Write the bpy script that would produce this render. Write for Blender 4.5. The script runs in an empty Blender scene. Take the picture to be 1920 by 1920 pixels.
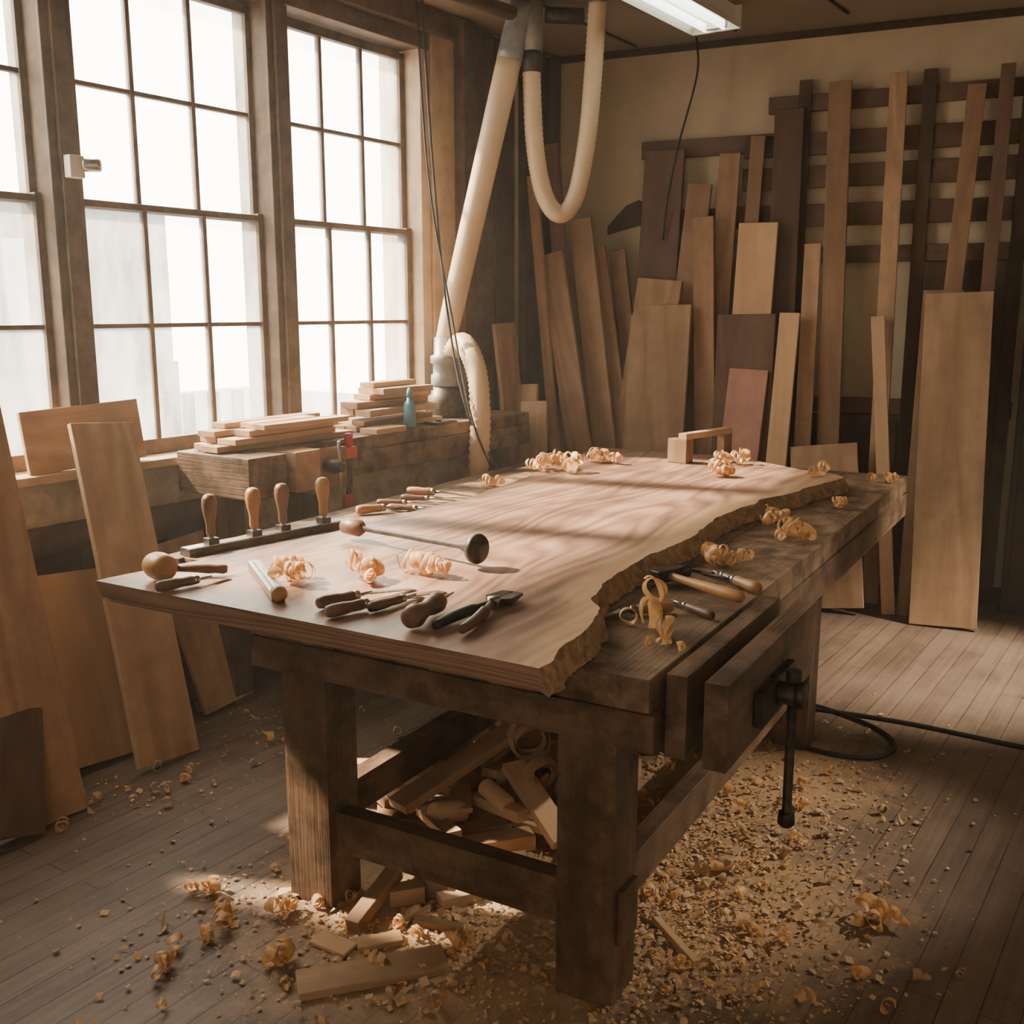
import bpy, math, random
from mathutils import Vector, Matrix, noise
random.seed(7)
R=random.random
def U(a,b): return a+(b-a)*R()
# ---------------------------------------------------------------- frames
C=Vector((.274,6.854,0))
wv=Vector((-.5635,-.8262,0)); nw=Vector((.8262,-.5635,0))      # window wall: along, inward
rv=Vector((.9062,-.4227,0)); nr=Vector((-.4227,-.9062,0))      # back wall: along, inward
O0=Vector((.056,2.068,0)); bx=Vector((.868,-.497,0)); by=Vector((.497,.868,0))
Z=Vector((0,0,1))
def W(s,n,z): return C+wv*s+nw*n+Z*z
def K(r,n,z): return C+rv*r+nr*n+Z*z
def B(x,y,z): return O0+bx*x+by*y+Z*z
def mat4(o,ex,ey,ez):
    M=Matrix.Identity(4)
    for i in range(3):
        M[i][0]=ex[i];M[i][1]=ey[i];M[i][2]=ez[i];M[i][3]=o[i]
    return M
MW=mat4(C,wv,nw,Z)          # local (s,n,z)
MK=mat4(C,rv,-nr,Z)         # local (r,-n,z)
MB_=mat4(O0,bx,by,Z)        # bench local
# ---------------------------------------------------------------- materials
def newmat(name):
    m=bpy.data.materials.new(name);m.use_nodes=True
    nt=m.node_tree;nt.nodes.clear()
    return m,nt
def N(nt,t,**k):
    n=nt.nodes.new(t)
    for a,b in k.items():
        if a.startswith('i_'):
            key=a[2:]
            key=int(key) if key.isdigit() else key.replace('_',' ')
            n.inputs[key].default_value=b
        else: setattr(n,a,b)
    return n
def L(nt,a,b): nt.links.new(a,b)
def ramp(nt,stops):
    r=nt.nodes.new('ShaderNodeValToRGB');e=r.color_ramp.elements
    while len(e)<len(stops): e.new(.5)
    for i,(p,c) in enumerate(stops):
        e[i].position=p;e[i].color=(c[0],c[1],c[2],1)
    return r
def math_(nt,op,a,b=None,c=None):
    n=nt.nodes.new('ShaderNodeMath');n.operation=op
    for i,x in enumerate((a,b,c)):
        if x is None: continue
        if isinstance(x,(int,float)): n.inputs[i].default_value=x
        else: nt.links.new(x,n.inputs[i])
    return n.outputs[0]
def mix(nt,f,a,b,mode='MIX'):
    n=nt.nodes.new('ShaderNodeMix');n.data_type='RGBA';n.blend_type=mode
    for sock,x in ((n.inputs[0],f),(n.inputs[6],a),(n.inputs[7],b)):
        if isinstance(x,(int,float)): sock.default_value=x
        elif isinstance(x,tuple): sock.default_value=(x[0],x[1],x[2],1)
        else: nt.links.new(x,sock)
    return n.outputs[2]
SAT=.92
def ds(c,s=None):
    s=SAT if s is None else s
    l=.3*c[0]+.59*c[1]+.11*c[2];return tuple(l+(x-l)*s for x in c)
def wood(name,c1,c2,rough=.6,fig=9.,bump=.25,vary=.25,dirt=.22,sap=None,gs=1.,cw=.38,sat=None,bw=.4):
    c1=ds(c1,sat);c2=ds(c2,sat)
    m,nt=newmat(name)
    out=N(nt,'ShaderNodeOutputMaterial');bs=N(nt,'ShaderNodeBsdfPrincipled',i_Roughness=rough)
    bs.inputs['Specular IOR Level'].default_value=.3
    at=N(nt,'ShaderNodeAttribute',attribute_name='grain')
    oi=N(nt,'ShaderNodeObjectInfo')
    off=N(nt,'ShaderNodeVectorMath',operation='SCALE');
    comb=N(nt,'ShaderNodeCombineXYZ');L(nt,oi.outputs['Random'],comb.inputs[0]);L(nt,oi.outputs['Random'],comb.inputs[1]);L(nt,oi.outputs['Random'],comb.inputs[2])
    L(nt,comb.outputs[0],off.inputs[0]);off.inputs[3].default_value=17.
    add=N(nt,'ShaderNodeVectorMath',operation='ADD');L(nt,at.outputs['Vector'],add.inputs[0]);L(nt,off.outputs[0],add.inputs[1])
    def mp(sx,sy,sz):
        q=N(nt,'ShaderNodeMapping');q.inputs['Scale'].default_value=(sx*gs,sy*gs,sz*gs);L(nt,add.outputs[0],q.inputs[0]);return q.outputs[0]
    n1=N(nt,'ShaderNodeTexNoise',i_Scale=1.,i_Detail=2.,i_Roughness=.4,i_Distortion=.3);L(nt,mp(.7,4.2,4.2),n1.inputs['Vector'])
    cont=math_(nt,'PINGPONG',math_(nt,'MULTIPLY',n1.outputs[0],fig*2),1.)
    n2=N(nt,'ShaderNodeTexNoise',i_Scale=1.,i_Detail=4.,i_Roughness=.6);L(nt,mp(3.,110.,110.),n2.inputs['Vector'])
    n3=N(nt,'ShaderNodeTexNoise',i_Scale=1.,i_Detail=3.,i_Roughness=.5);L(nt,mp(.8,5.,5.),n3.inputs['Vector'])
    f=math_(nt,'ADD',math_(nt,'MULTIPLY',cont,cw),math_(nt,'ADD',math_(nt,'MULTIPLY',n2.outputs[0],.5),math_(nt,'MULTIPLY',n3.outputs[0],bw)))
    f=math_(nt,'SUBTRACT',f,.01+cw*.5+(bw-.4)*.5)
    fr=N(nt,'ShaderNodeClamp');L(nt,f,fr.inputs[0])
    col=mix(nt,fr.outputs[0],c1,c2)
    if vary:
        v=math_(nt,'ADD',math_(nt,'MULTIPLY',oi.outputs['Random'],vary*2),1-vary)
        hs=N(nt,'ShaderNodeHueSaturation');L(nt,v,hs.inputs['Value']);L(nt,col,hs.inputs['Color']);col=hs.outputs[0]
    if sap:
        sa=N(nt,'ShaderNodeAttribute',attribute_name='sap')
        q=math_(nt,'ADD',sa.outputs['Fac'],math_(nt,'MULTIPLY',math_(nt,'SUBTRACT',n3.outputs[0],.5),.12))
        sr=ramp(nt,[(0,(1,1,1)),(.06,(.8,.8,.8)),(.13,(.0,.0,.0))]);L(nt,q,sr.inputs[0])
        c=mix(nt,fr.outputs[0],sap[0],sap[1]);col=mix(nt,sr.outputs[0],col,c)
    if dirt:
        tc=N(nt,'ShaderNodeNewGeometry')
        nd=N(nt,'ShaderNodeTexNoise',i_Scale=9.,i_Detail=6.,i_Roughness=.7);L(nt,tc.outputs['Position'],nd.inputs['Vector'])
        dr=ramp(nt,[(.42,(0,0,0)),(.62,(1,1,1))]);L(nt,nd.outputs[0],dr.inputs[0])
        dm=math_(nt,'MULTIPLY',dr.outputs[0],dirt)
        col=mix(nt,dm,col,(c1[0]*.4,c1[1]*.38,c1[2]*.35))
    L(nt,col,bs.inputs['Base Color'])
    bp=N(nt,'ShaderNodeBump',i_Strength=bump,i_Distance=.004);L(nt,n2.outputs[0],bp.inputs['Height']);L(nt,bp.outputs[0],bs.inputs['Normal'])
    L(nt,bs.outputs[0],out.inputs[0]);return m
def plain(name,c,rough=.5,metal=0.,noise_=0.,nscale=20.,bump=0.,emit=None,trans=0.,c2=None):
    m,nt=newmat(name);out=N(nt,'ShaderNodeOutputMaterial');bs=N(nt,'ShaderNodeBsdfPrincipled',i_Roughness=rough,i_Metallic=metal)
    tc=N(nt,'ShaderNodeTexCoord');nn=N(nt,'ShaderNodeTexNoise',i_Scale=nscale,i_Detail=5.,i_Roughness=.65);L(nt,tc.outputs['Object'],nn.inputs['Vector'])
    c2=c2 or tuple(x*(1-noise_) for x in c)
    rp=ramp(nt,[(.35,c2),(.62,c)]);L(nt,nn.outputs[0],rp.inputs[0]);L(nt,rp.outputs[0],bs.inputs['Base Color'])
    if bump:
        bp=N(nt,'ShaderNodeBump',i_Strength=bump,i_Distance=.01);L(nt,nn.outputs[0],bp.inputs['Height']);L(nt,bp.outputs[0],bs.inputs['Normal'])
    if emit: bs.inputs['Emission Color'].default_value=(*c,1);bs.inputs['Emission Strength'].default_value=emit
    sh=bs.outputs[0]
    if trans:
        tr=N(nt,'ShaderNodeBsdfTranslucent');L(nt,rp.outputs[0],tr.inputs[0])
        mx=N(nt,'ShaderNodeMixShader');mx.inputs[0].default_value=trans;L(nt,sh,mx.inputs[1]);L(nt,tr.outputs[0],mx.inputs[2]);sh=mx.outputs[0]
    L(nt,sh,out.inputs[0]);return m

oak=wood('oak_lumber',(.21,.115,.06),(.42,.25,.14),fig=7)
oakl=wood('light_oak',(.31,.18,.10),(.55,.36,.21),fig=6,vary=.15,cw=.5)
pine=wood('pine_lumber',(.46,.275,.145),(.70,.47,.27),fig=5,vary=.15,dirt=.1)
waln=wood('walnut_lumber',(.10,.053,.036),(.20,.115,.074),fig=6)
cherry=wood('cherry_lumber',(.40,.20,.15),(.56,.31,.24),fig=5,vary=.05,sat=1)
darkw=wood('aged_dark_wood',(.05,.028,.017),(.115,.066,.04),fig=5,dirt=.5)
rackw=wood('rack_wood',(.09,.05,.031),(.19,.112,.07),fig=5,dirt=.3,vary=0)
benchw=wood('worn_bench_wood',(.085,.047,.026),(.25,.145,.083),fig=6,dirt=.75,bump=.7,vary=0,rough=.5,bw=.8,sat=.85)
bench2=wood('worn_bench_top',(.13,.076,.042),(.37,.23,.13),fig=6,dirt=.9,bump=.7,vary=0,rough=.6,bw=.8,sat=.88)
framew=wood('old_window_wood',(.08,.05,.03),(.19,.12,.073),fig=4,dirt=.6,vary=0)
trimw=wood('casing_wood',(.42,.29,.18),(.64,.47,.31),fig=4,dirt=.3,vary=0)
slabm=wood('walnut_slab',(.145,.074,.048),(.42,.255,.175),fig=12,rough=.42,bump=.15,vary=0,sap=((.48,.31,.18),(.66,.46,.29)),gs=.8,cw=.6,sat=.92,bw=.9,dirt=.12)
bark=plain('live_edge_bark',(.46,.29,.16),.85,noise_=.6,nscale=30,bump=.7)
handle=wood('tool_handle_wood',(.34,.155,.055),(.58,.32,.12),rough=.35,fig=4,vary=.15,gs=4)
handled=wood('dark_handle_wood',(.11,.054,.03),(.23,.115,.06),rough=.35,fig=4,vary=.1,gs=4)
steel=plain('tool_steel',(.42,.40,.37),.32,1.,noise_=.4,nscale=60)
iron=plain('dark_iron',(.08,.07,.062),.45,.8,noise_=.5,nscale=40)
shav=plain('wood_shaving',(.82,.51,.23),.5,noise_=.3,nscale=40,trans=.35)
chipm=plain('sawdust_chips',(.58,.38,.21),.8,noise_=.35,nscale=6)
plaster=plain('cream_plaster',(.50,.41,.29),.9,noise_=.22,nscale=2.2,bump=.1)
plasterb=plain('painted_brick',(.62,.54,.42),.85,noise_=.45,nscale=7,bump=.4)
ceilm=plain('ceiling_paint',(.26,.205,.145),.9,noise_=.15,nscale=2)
hosem=plain('duct_plastic',(.70,.53,.35),.45,noise_=.12,nscale=5,trans=.15)
greyp=plain('grey_fitting',(.22,.22,.22),.4,noise_=.3,nscale=20)
black=plain('black_rubber',(.012,.012,.013),.5)
red=plain('red_enamel',(.5,.04,.025),.35)
blue=plain('blue_bottle_plastic',(.10,.30,.42),.35)
white=plain('white_enamel',(.75,.72,.65),.4)
tube=plain('fluorescent_tube',(.9,.95,.82),.3,emit=5.)
stone=plain('exterior_render',(.13,.138,.145),.9,noise_=.12,nscale=1)
stone2=plain('exterior_brick',(.10,.078,.075),.9,noise_=.25,nscale=3)
extw=plain('exterior_window',(.36,.38,.40),.4)
# dusty glass
glass,nt=newmat('dusty_glass');out=N(nt,'ShaderNodeOutputMaterial')
tr=N(nt,'ShaderNodeBsdfTransparent');tl=N(nt,'ShaderNodeBsdfTranslucent');tl.inputs[0].default_value=(.80,.85,.88,1)
tc=N(nt,'ShaderNodeTexCoord');mpg=N(nt,'ShaderNodeMapping');mpg.inputs['Scale'].default_value=(5,5,1.6);L(nt,tc.outputs['Object'],mpg.inputs[0])
ng=N(nt,'ShaderNodeTexNoise',i_Scale=1.3,i_Detail=6.,i_Roughness=.6);L(nt,mpg.outputs[0],ng.inputs['Vector'])
mr=N(nt,'ShaderNodeMapRange');mr.inputs[1].default_value=.3;mr.inputs[2].default_value=.7;mr.inputs[3].default_value=.03;mr.inputs[4].default_value=.22;L(nt,ng.outputs[0],mr.inputs[0])
mx=N(nt,'ShaderNodeMixShader');L(nt,mr.outputs[0],mx.inputs[0]);L(nt,tr.outputs[0],mx.inputs[1]);L(nt,tl.outputs[0],mx.inputs[2]);L(nt,mx.outputs[0],out.inputs[0])
# floor
floorm,nt=newmat('plank_floor');out=N(nt,'ShaderNodeOutputMaterial');bs=N(nt,'ShaderNodeBsdfPrincipled',i_Roughness=.55)
tc=N(nt,'ShaderNodeTexCoord')
br=N(nt,'ShaderNodeTexBrick');br.offset=.37;br.inputs['Scale'].default_value=1.;br.inputs['Mortar Size'].default_value=.0022;br.inputs['Brick Width'].default_value=2.3;br.inputs['Row Height'].default_value=.085
br.inputs['Color1'].default_value=(.12,.08,.056,1);br.inputs['Color2'].default_value=(.165,.113,.08,1);br.inputs['Mortar'].default_value=(.025,.016,.011,1);br.inputs['Mortar Smooth'].default_value=.3
L(nt,tc.outputs['Object'],br.inputs['Vector'])
mp=N(nt,'ShaderNodeMapping');mp.inputs['Scale'].default_value=(2,60,1);L(nt,tc.outputs['Object'],mp.inputs[0])
ns=N(nt,'ShaderNodeTexNoise',i_Scale=1.,i_Detail=5.,i_Roughness=.6);L(nt,mp.outputs[0],ns.inputs['Vector'])
rs=ramp(nt,[(.3,(.65,.65,.65)),(.7,(1.25,1.25,1.25))]);L(nt,ns.outputs[0],rs.inputs[0])
c=mix(nt,1.,br.outputs[0],rs.outputs[0],'MULTIPLY')
nb=N(nt,'ShaderNodeTexNoise',i_Scale=1.6,i_Detail=9.,i_Roughness=.72);L(nt,tc.outputs['Object'],nb.inputs['Vector'])
rb=ramp(nt,[(.42,(0,0,0)),(.66,(1,1,1))]);L(nt,nb.outputs[0],rb.inputs[0])
c=mix(nt,math_(nt,'MULTIPLY',rb.outputs[0],.5),c,(.26,.195,.14))
nk=N(nt,'ShaderNodeTexNoise',i_Scale=2.6,i_Detail=8.,i_Roughness=.75,i_Distortion=.6);L(nt,tc.outputs['Object'],nk.inputs['Vector'])
rk=ramp(nt,[(.52,(0,0,0)),(.68,(1,1,1))]);L(nt,nk.outputs[0],rk.inputs[0])
c=mix(nt,math_(nt,'MULTIPLY',rk.outputs[0],.45),c,(.05,.034,.023))
# sawdust lying round the bench
geo=N(nt,'ShaderNodeNewGeometry')
def blob(cx,cy,rad):
    d=N(nt,'ShaderNodeVectorMath',operation='DISTANCE');L(nt,geo.outputs['Position'],d.inputs[0]);d.inputs[1].default_value=(cx,cy,0)
    q=N(nt,'ShaderNodeMapRange');q.inputs[1].default_value=0;q.inputs[2].default_value=rad;q.inputs[3].default_value=1;q.inputs[4].default_value=0;L(nt,d.outputs['Value'],q.inputs[0]);return q.outputs[0]
bl=math_(nt,'MAXIMUM',math_(nt,'MAXIMUM',blob(-.1,2.6,.95),blob(.5,2.75,.85)),blob(.85,3.5,.75))
nf=N(nt,'ShaderNodeTexNoise',i_Scale=7.,i_Detail=9.,i_Roughness=.8);L(nt,tc.outputs['Object'],nf.inputs['Vector'])
sd=math_(nt,'ADD',math_(nt,'MULTIPLY',bl,.75),nf.outputs[0]);rsd=ramp(nt,[(.70,(0,0,0)),(1.0,(1,1,1))]);L(nt,sd,rsd.inputs[0])
c=mix(nt,math_(nt,'MULTIPLY',rsd.outputs[0],.88),c,(.44,.29,.17))
L(nt,c,bs.inputs['Base Color'])
bp=N(nt,'ShaderNodeBump',i_Strength=.5,i_Distance=.004);L(nt,math_(nt,'ADD',math_(nt,'MULTIPLY',br.outputs['Fac'],-1.),math_(nt,'MULTIPLY',nf.outputs[0],.8)),bp.inputs['Height']);L(nt,bp.outputs[0],bs.inputs['Normal'])
L(nt,bs.outputs[0],out.inputs[0])

# ---------------------------------------------------------------- mesh builder
class MB:
    def __init__(s): s.v=[];s.f=[];s.g=[];s.m=[];s.sm=[];s.mats=[];s.M=Matrix.Identity(4)
    def mi(s,m):
        if m not in s.mats: s.mats.append(m)
        return s.mats.index(m)
    def add(s,vs,fs,mat,gr=None,smooth=False,M=None):
        T=s.M@M if M else s.M
        b=len(s.v);k=s.mi(mat)
        for i,p in enumerate(vs):
            s.v.append(T@Vector(p));s.g.append(gr[i] if gr else p)
        for f in fs: s.f.append([b+i for i in f]);s.m.append(k);s.sm.append(smooth)
    def box(s,c,d,mat,rot=None,M=None):
        """centre, dimensions"""
        hx,hy,hz=d[0]/2,d[1]/2,d[2]/2
        vs=[(x,y,z) for x in(-hx,hx) for y in(-hy,hy) for z in(-hz,hz)]
        fs=[(0,1,3,2),(4,6,7,5),(0,4,5,1),(2,3,7,6),(0,2,6,4),(1,5,7,3)]
        o=sorted(range(3),key=lambda i:-d[i]);q=(U(-4,4),U(-4,4),U(-4,4))
        gr=[(p[o[0]]+q[0],p[o[1]]+q[1],p[o[2]]+q[2]) for p in vs]
        T=Matrix.Translation(c)
        if rot: T=T@rot.to_4x4()
        if M: T=M@T
        s.add(vs,fs,mat,gr,False,T)
    def bb(s,x0,x1,y0,y1,z0,z1,mat,M=None): s.box(((x0+x1)/2,(y0+y1)/2,(z0+z1)/2),(abs(x1-x0),abs(y1-y0),abs(z1-z0)),mat,M=M)
    def lathe(s,prof,mat,M=None,seg=18,flat=1.):
        vs=[];fs=[];q=U(-4,4)
        for x,r in prof:
            for j in range(seg):
                a=2*math.pi*j/seg;vs.append((x,r*math.cos(a),r*math.sin(a)*flat))
        n=len(prof)
        for i in range(n-1):
            for j in range(seg):
                k=(j+1)%seg;fs.append((i*seg+j,(i+1)*seg+j,(i+1)*seg+k,i*seg+k))
        fs.append(tuple(range(seg)));fs.append(tuple((n-1)*seg+j for j in reversed(range(seg))))
        s.add(vs,fs,mat,[(p[0]+q,p[1],p[2]) for p in vs],True,M)
    def tube(s,pts,rad,mat,seg=10,ribs=0,M=None):
        pts=[Vector(p) for p in pts];n=len(pts);vs=[];fs=[];d=0
        up=Vector((0,0,1))
        t0=(pts[1]-pts[0]).normalized();nx=t0.cross(up if abs(t0.z)<.9 else Vector((1,0,0))).normalized()
        for i,p in enumerate(pts):
            t=(pts[min(i+1,n-1)]-pts[max(i-1,0)]).normalized()
            nx=(nx-t*nx.dot(t)).normalized();ny=t.cross(nx)
            r=rad[i] if isinstance(rad,(list,tuple)) else rad
            if ribs and i%2: r*=ribs
            for j in range(seg):
                a=2*math.pi*j/seg;vs.append(p+nx*r*math.cos(a)+ny*r*math.sin(a))
        for i in range(n-1):
            for j in range(seg):
                k=(j+1)%seg;fs.append((i*seg+j,i*seg+k,(i+1)*seg+k,(i+1)*seg+j))
        fs.append(tuple(reversed(range(seg))));fs.append(tuple((n-1)*seg+j for j in range(seg)))
        s.add([tuple(v) for v in vs],fs,mat,None,True,M)
    def curl(s,r0,w,Ln,turns,mat,M=None,seg=16,taper=.35,wob=.12):
        vs=[];fs=[];n=int(seg*turns)+1;ph=R()*6.28;p2=R()*6.28
        for i in range(n):
            t=i/(n-1);a=ph+t*turns*2*math.pi;r=r0*(1-taper*t)*(1+wob*math.sin(a*2.3+p2))
            ww_=w*(.75+.3*math.sin(t*9+p2))*min(1,.35+4*t,.35+4*(1-t))
            x=t*Ln+.2*w*math.sin(a*1.7)
            vs.append((x,r*math.cos(a),r*math.sin(a)));vs.append((x+ww_*.5,r*1.08*math.cos(a),r*1.08*math.sin(a)));vs.append((x+ww_,r*.95*math.cos(a),r*.95*math.sin(a)))
        for i in range(n-1):
            k=3*i;fs+= [(k,k+1,k+4,k+3),(k+1,k+2,k+5,k+4)]
        s.add(vs,fs,mat,None,True,M)
    def obj(s,name,M=None,bevel=0.,parent=None,local=False):
        """vertices are in the frame M; the object gets M moved to the geometry's own centre"""
        me=bpy.data.meshes.new(name)
        c=Vector((0,0,0));n=len(s.v)
        lo=Vector([min(v[i] for v in s.v) for i in range(3)]);hi=Vector([max(v[i] for v in s.v) for i in range(3)])
        c=Vector(((lo.x+hi.x)/2,(lo.y+hi.y)/2,lo.z))
        me.from_pydata([v-c for v in s.v],[],s.f)
        for m in s.mats: me.materials.append(m)
        me.polygons.foreach_set('material_index',s.m);me.polygons.foreach_set('use_smooth',s.sm)
        a=me.attributes.new('grain','FLOAT_VECTOR','POINT');a.data.foreach_set('vector',[x for g in s.g for x in g])
        me.update()
        o=bpy.data.objects.new(name,me);bpy.context.collection.objects.link(o)
        o.matrix_world=(M or Matrix.Identity(4))@Matrix.Translation(c)
        if bevel:
            b=o.modifiers.new('bevel','BEVEL');b.width=bevel;b.segments=2;b.limit_method='ANGLE';b.angle_limit=.7
        if parent: o.parent=parent;o.matrix_parent_inverse=parent.matrix_world.inverted()
        return o
def smooth_path(pts,n):
    """Catmull-Rom"""
    P=[Vector(p) for p in pts];P=[2*P[0]-P[1]]+P+[2*P[-1]-P[-2]];o=[]
    m=len(P)-3
    for k in range(n+1):
        u=k/n*m;i=min(int(u),m-1);t=u-i;a,b,c,d=P[i:i+4]
        o.append(.5*((2*b)+(c-a)*t+(2*a-5*b+4*c-d)*t*t+(3*b-a-3*c+d)*t**3))
    return o
def curvefn(tab):
    def f(x):
        if x<=tab[0][0]: return tab[0][1]
        for (x0,y0),(x1,y1) in zip(tab,tab[1:]):
            if x<=x1:
                t=(x-x0)/(x1-x0);t=t*t*(3-2*t);return y0+(y1-y0)*t
        return tab[-1][1]
    return f

# ---------------------------------------------------------------- room shell
CZ=3.17;SL=9.6;RL=5.3
fl=MB();p=[W(-.3,-.3,0),K(RL,-.3,0),K(RL,0,0)+wv*SL,W(SL,-.3,0)]
Mf=mat4(C,wv,nw,Z)
inv=Mf.inverted()
fl.add([tuple(inv@q) for q in p],[(0,3,2,1)],floorm)
me=fl.obj('floor',Mf)
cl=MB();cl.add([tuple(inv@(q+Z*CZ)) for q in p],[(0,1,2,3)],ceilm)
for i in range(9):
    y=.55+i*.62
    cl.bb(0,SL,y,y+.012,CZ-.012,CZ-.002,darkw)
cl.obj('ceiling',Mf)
# window wall with openings. glass s-ranges
WN=[(1.40,2.26,'window_3'),(2.44,3.34,'window_2'),(3.52,4.42,'window_1')]
Z0,Z1=1.10,2.93;WE=4.49
ww=MB()
ww.bb(-.3,SL,-.28,0,0,1.02,plasterb);ww.bb(-.3,1.34,-.28,0,1.02,CZ,plaster);ww.bb(WE,SL,-.28,0,1.02,CZ,plaster);ww.bb(1.34,WE,-.28,0,3.0,CZ,plaster)
ww.obj('wall_left',MW)
bw=MB();bw.bb(-.3,RL+.3,0,.25,0,CZ,plaster);bw.obj('wall_back',MK)
rw=MB();d=K(RL,0,0)-C;rn=d.dot(nw)
rw.bb(-1.2,SL,rn,rn+.2,0,CZ,plaster);rw.obj('wall_right',MW)
rr=MB();rr.bb(-.1,rn+.2,0,.2,0,CZ,plaster);rr.obj('wall_rear',mat4(W(SL,0,0),nw,-wv,Z))
# windows
for a,b,nm in WN:
    m=MB();st=.038
    # sash stiles, rails
    for z0,z1,n0 in ((Z0,2.05,-.075),(2.05,Z1,-.105)):
        m.bb(a-st,a,n0-.02,n0+.02,z0-.05,z1+.02,framew);m.bb(b,b+st,n0-.02,n0+.02,z0-.05,z1+.02,framew)
        m.bb(a,b,n0-.0195,n0+.0195,z0-(.05 if z0<1.5 else .018),z0+(.01 if z0<1.5 else .016),framew)
        m.bb(a,b,n0-.0195,n0+.0195,z1-.014,z1+.03 if z1>2.5 else z1+.012,framew)
        for k in (1,2):
            x=a+(b-a)*k/3;m.bb(x-.010,x+.010,n0-.014,n0+.014,z0,z1,framew)
        zc=(z0+z1)/2+.005;m.bb(a,b,n0-.013,n0+.013,zc-.009,zc+.009,framew)
        m.bb(a,b,n0-.002,n0+.002,z0,z1,glass)
    m.obj(nm,MW,bevel=.002)
# posts, sill, head, casing
t=MB()
edges=[(2.26+.038,2.44-.038),(3.34+.038,3.52-.038)]
for a,b in edges:
    t.bb(a-.012,b+.012,-.2,.02,1.04,3.0,framew)
    t.bb(a+.02,b-.02,.02,.04,1.08,3.0,framew)
t.bb(4.458,4.60,-.2,.03,1.04,3.0,framew);t.bb(1.29,1.362,-.2,.02,1.04,3.0,trimw)
t.bb(1.30,4.6,-.2,.03,2.965,3.05,framew);t.bb(1.0,4.7,-.0,.07,3.05,CZ-.003,framew)
t.obj('trim_1',MW,bevel=.004)
t=MB();t.bb(1.10,4.65,-.2,.10,1.015,1.048,trimw);t.obj('trim_2',MW,bevel=.004)
t=MB()
t.bb(1.09,1.285,-.02,.035,1.05,3.05,trimw);t.bb(.98,1.09,-.02,.10,1.05,3.15,framew);t.bb(.74,.93,0,.05,0,3.15,framew);t.bb(.50,.70,0,.03,0,3.15,darkw);t.bb(.2,.42,0,.06,0,3.15,darkw);t.bb(.02,.12,0,.05,0,3.15,darkw)
t.obj('trim_3',MW,bevel=.004)
t=MB();t.bb(2.85,6.5,0,.07,.74,.84,darkw);t.bb(2.85,6.5,0,.02,0,.74,darkw)
for i in range(18): t.bb(2.9+i*.2,2.905+i*.2,.02,.024,0,.74,black)
t.obj('trim_4',MW,bevel=.003)
t=MB();t.bb(0,RL,-.02,0,CZ-.04,CZ-.002,darkw);t.bb(.0,RL,-.018,0,0,.10,darkw);t.obj('trim_5',MK)
# exterior
e=MB()
e.bb(-4,12,-9.3,-9,-1,3.0,stone);e.bb(-4,12,-9.0,-8.9,-1,.9,stone2)
for i in range(8): e.bb(-2.4+i*1.7,-1.5+i*1.7,-8.98,-8.9,1.4,2.5,extw)
e.bb(5,12,-9.4,-9,3.0,4.6,stone)
for i in range(40): e.bb(-3+i*.36,-2.9+i*.36,-6.1,-6,-1,.7,stone2)
e.obj('neighbouring_building',MW)
g=MB();g.add([(-15,-20,-.6),(15,-20,-.6),(15,-.3,-.6),(-15,-.3,-.6)],[(0,1,2,3)],stone);g.obj('ground_outside',MW)

# ---------------------------------------------------------------- main bench
bn=MB()
for i,(x0,x1) in enumerate([(-1.01,-.72),(-.717,-.42),(-.417,-.13),(-.127,.165)]):
    bn.bb(x0,x1,.20+U(0,.01),3.47+U(-.01,.01),.77,.849,bench2)
bn.bb(-1.60,-1.013,.52,2.95,.79,.849,bench2);bn.bb(-1.68,-1.603,.50,2.97,.73,.849,benchw)
bn.bb(-1.01,.18,.20,.245,.68,.768,benchw);bn.bb(.12,.172,.25,3.45,.66,.768,benchw);bn.bb(-1.0,-.95,.25,3.45,.66,.768,benchw);bn.bb(-1.01,.17,3.41,3.45,.66,.768,benchw)
for x0,x1,y0,y1 in [(-.915,-.765,.215,.345),(-.065,.085,.215,.35),(-.03,.105,1.95,2.08),(-.915,-.775,1.95,2.08)]:
    bn.bb(x0,x1,y0,y1,0,.768,benchw)
bn.bb(-.767,-.063,.245,.30,.165,.285,benchw)
bn.bb(-.775,-.03,1.99,2.04,.165,.285,benchw)
bn.bb(-.0,.055,.35,1.952,.19,.30,benchw);bn.bb(-.88,-.82,.345,1.952,.19,.30,benchw)
bn.bb(.085,.10,.24,.33,.16,.30,benchw) ;bn.bb(-.93,-.915,.24,.33,.2,.3,benchw)
for x in(-1.45,-1.1): bn.bb(x-.03,x+.03,1.0,1.06,.60,.79,benchw)
bn.bb(-1.6,-.95,1.0,1.06,.68,.74,benchw);bn.bb(-1.6,-.95,2.4,2.46,.68,.74,benchw)
# vise
bn.bb(.183,.232,.26,1.0,.655,.852,benchw);bn.bb(.275,.330,.25,1.02,.65,.852,benchw)
bn.bb(.232,.275,.42,.46,.70,.74,iron);bn.bb(.232,.275,.86,.90,.70,.74,iron)
for x0,x1,r in((.15,.345,.018),(.330,.352,.045),(.352,.40,.028),(.395,.415,.034)):
    bn.lathe([(x0,r*.9),(x0+.003,r),(x1-.003,r),(x1,r*.9)],iron,Matrix.Translation((0,.58,.735)))
bn.bb(.332,.352,.44,.72,.69,.775,iron)
hm=Matrix.Translation((.385,.58,.80))@Matrix.Rotation(math.pi/2,4,'Y')
bn.lathe([(0,.010),(.005,.02),(.03,.02),(.035,.012),(.37,.012),(.372,.02),(.40,.022),(.41,.014)],iron,hm,seg=12)
bn.obj('workbench',MB_,bevel=.004)
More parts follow.
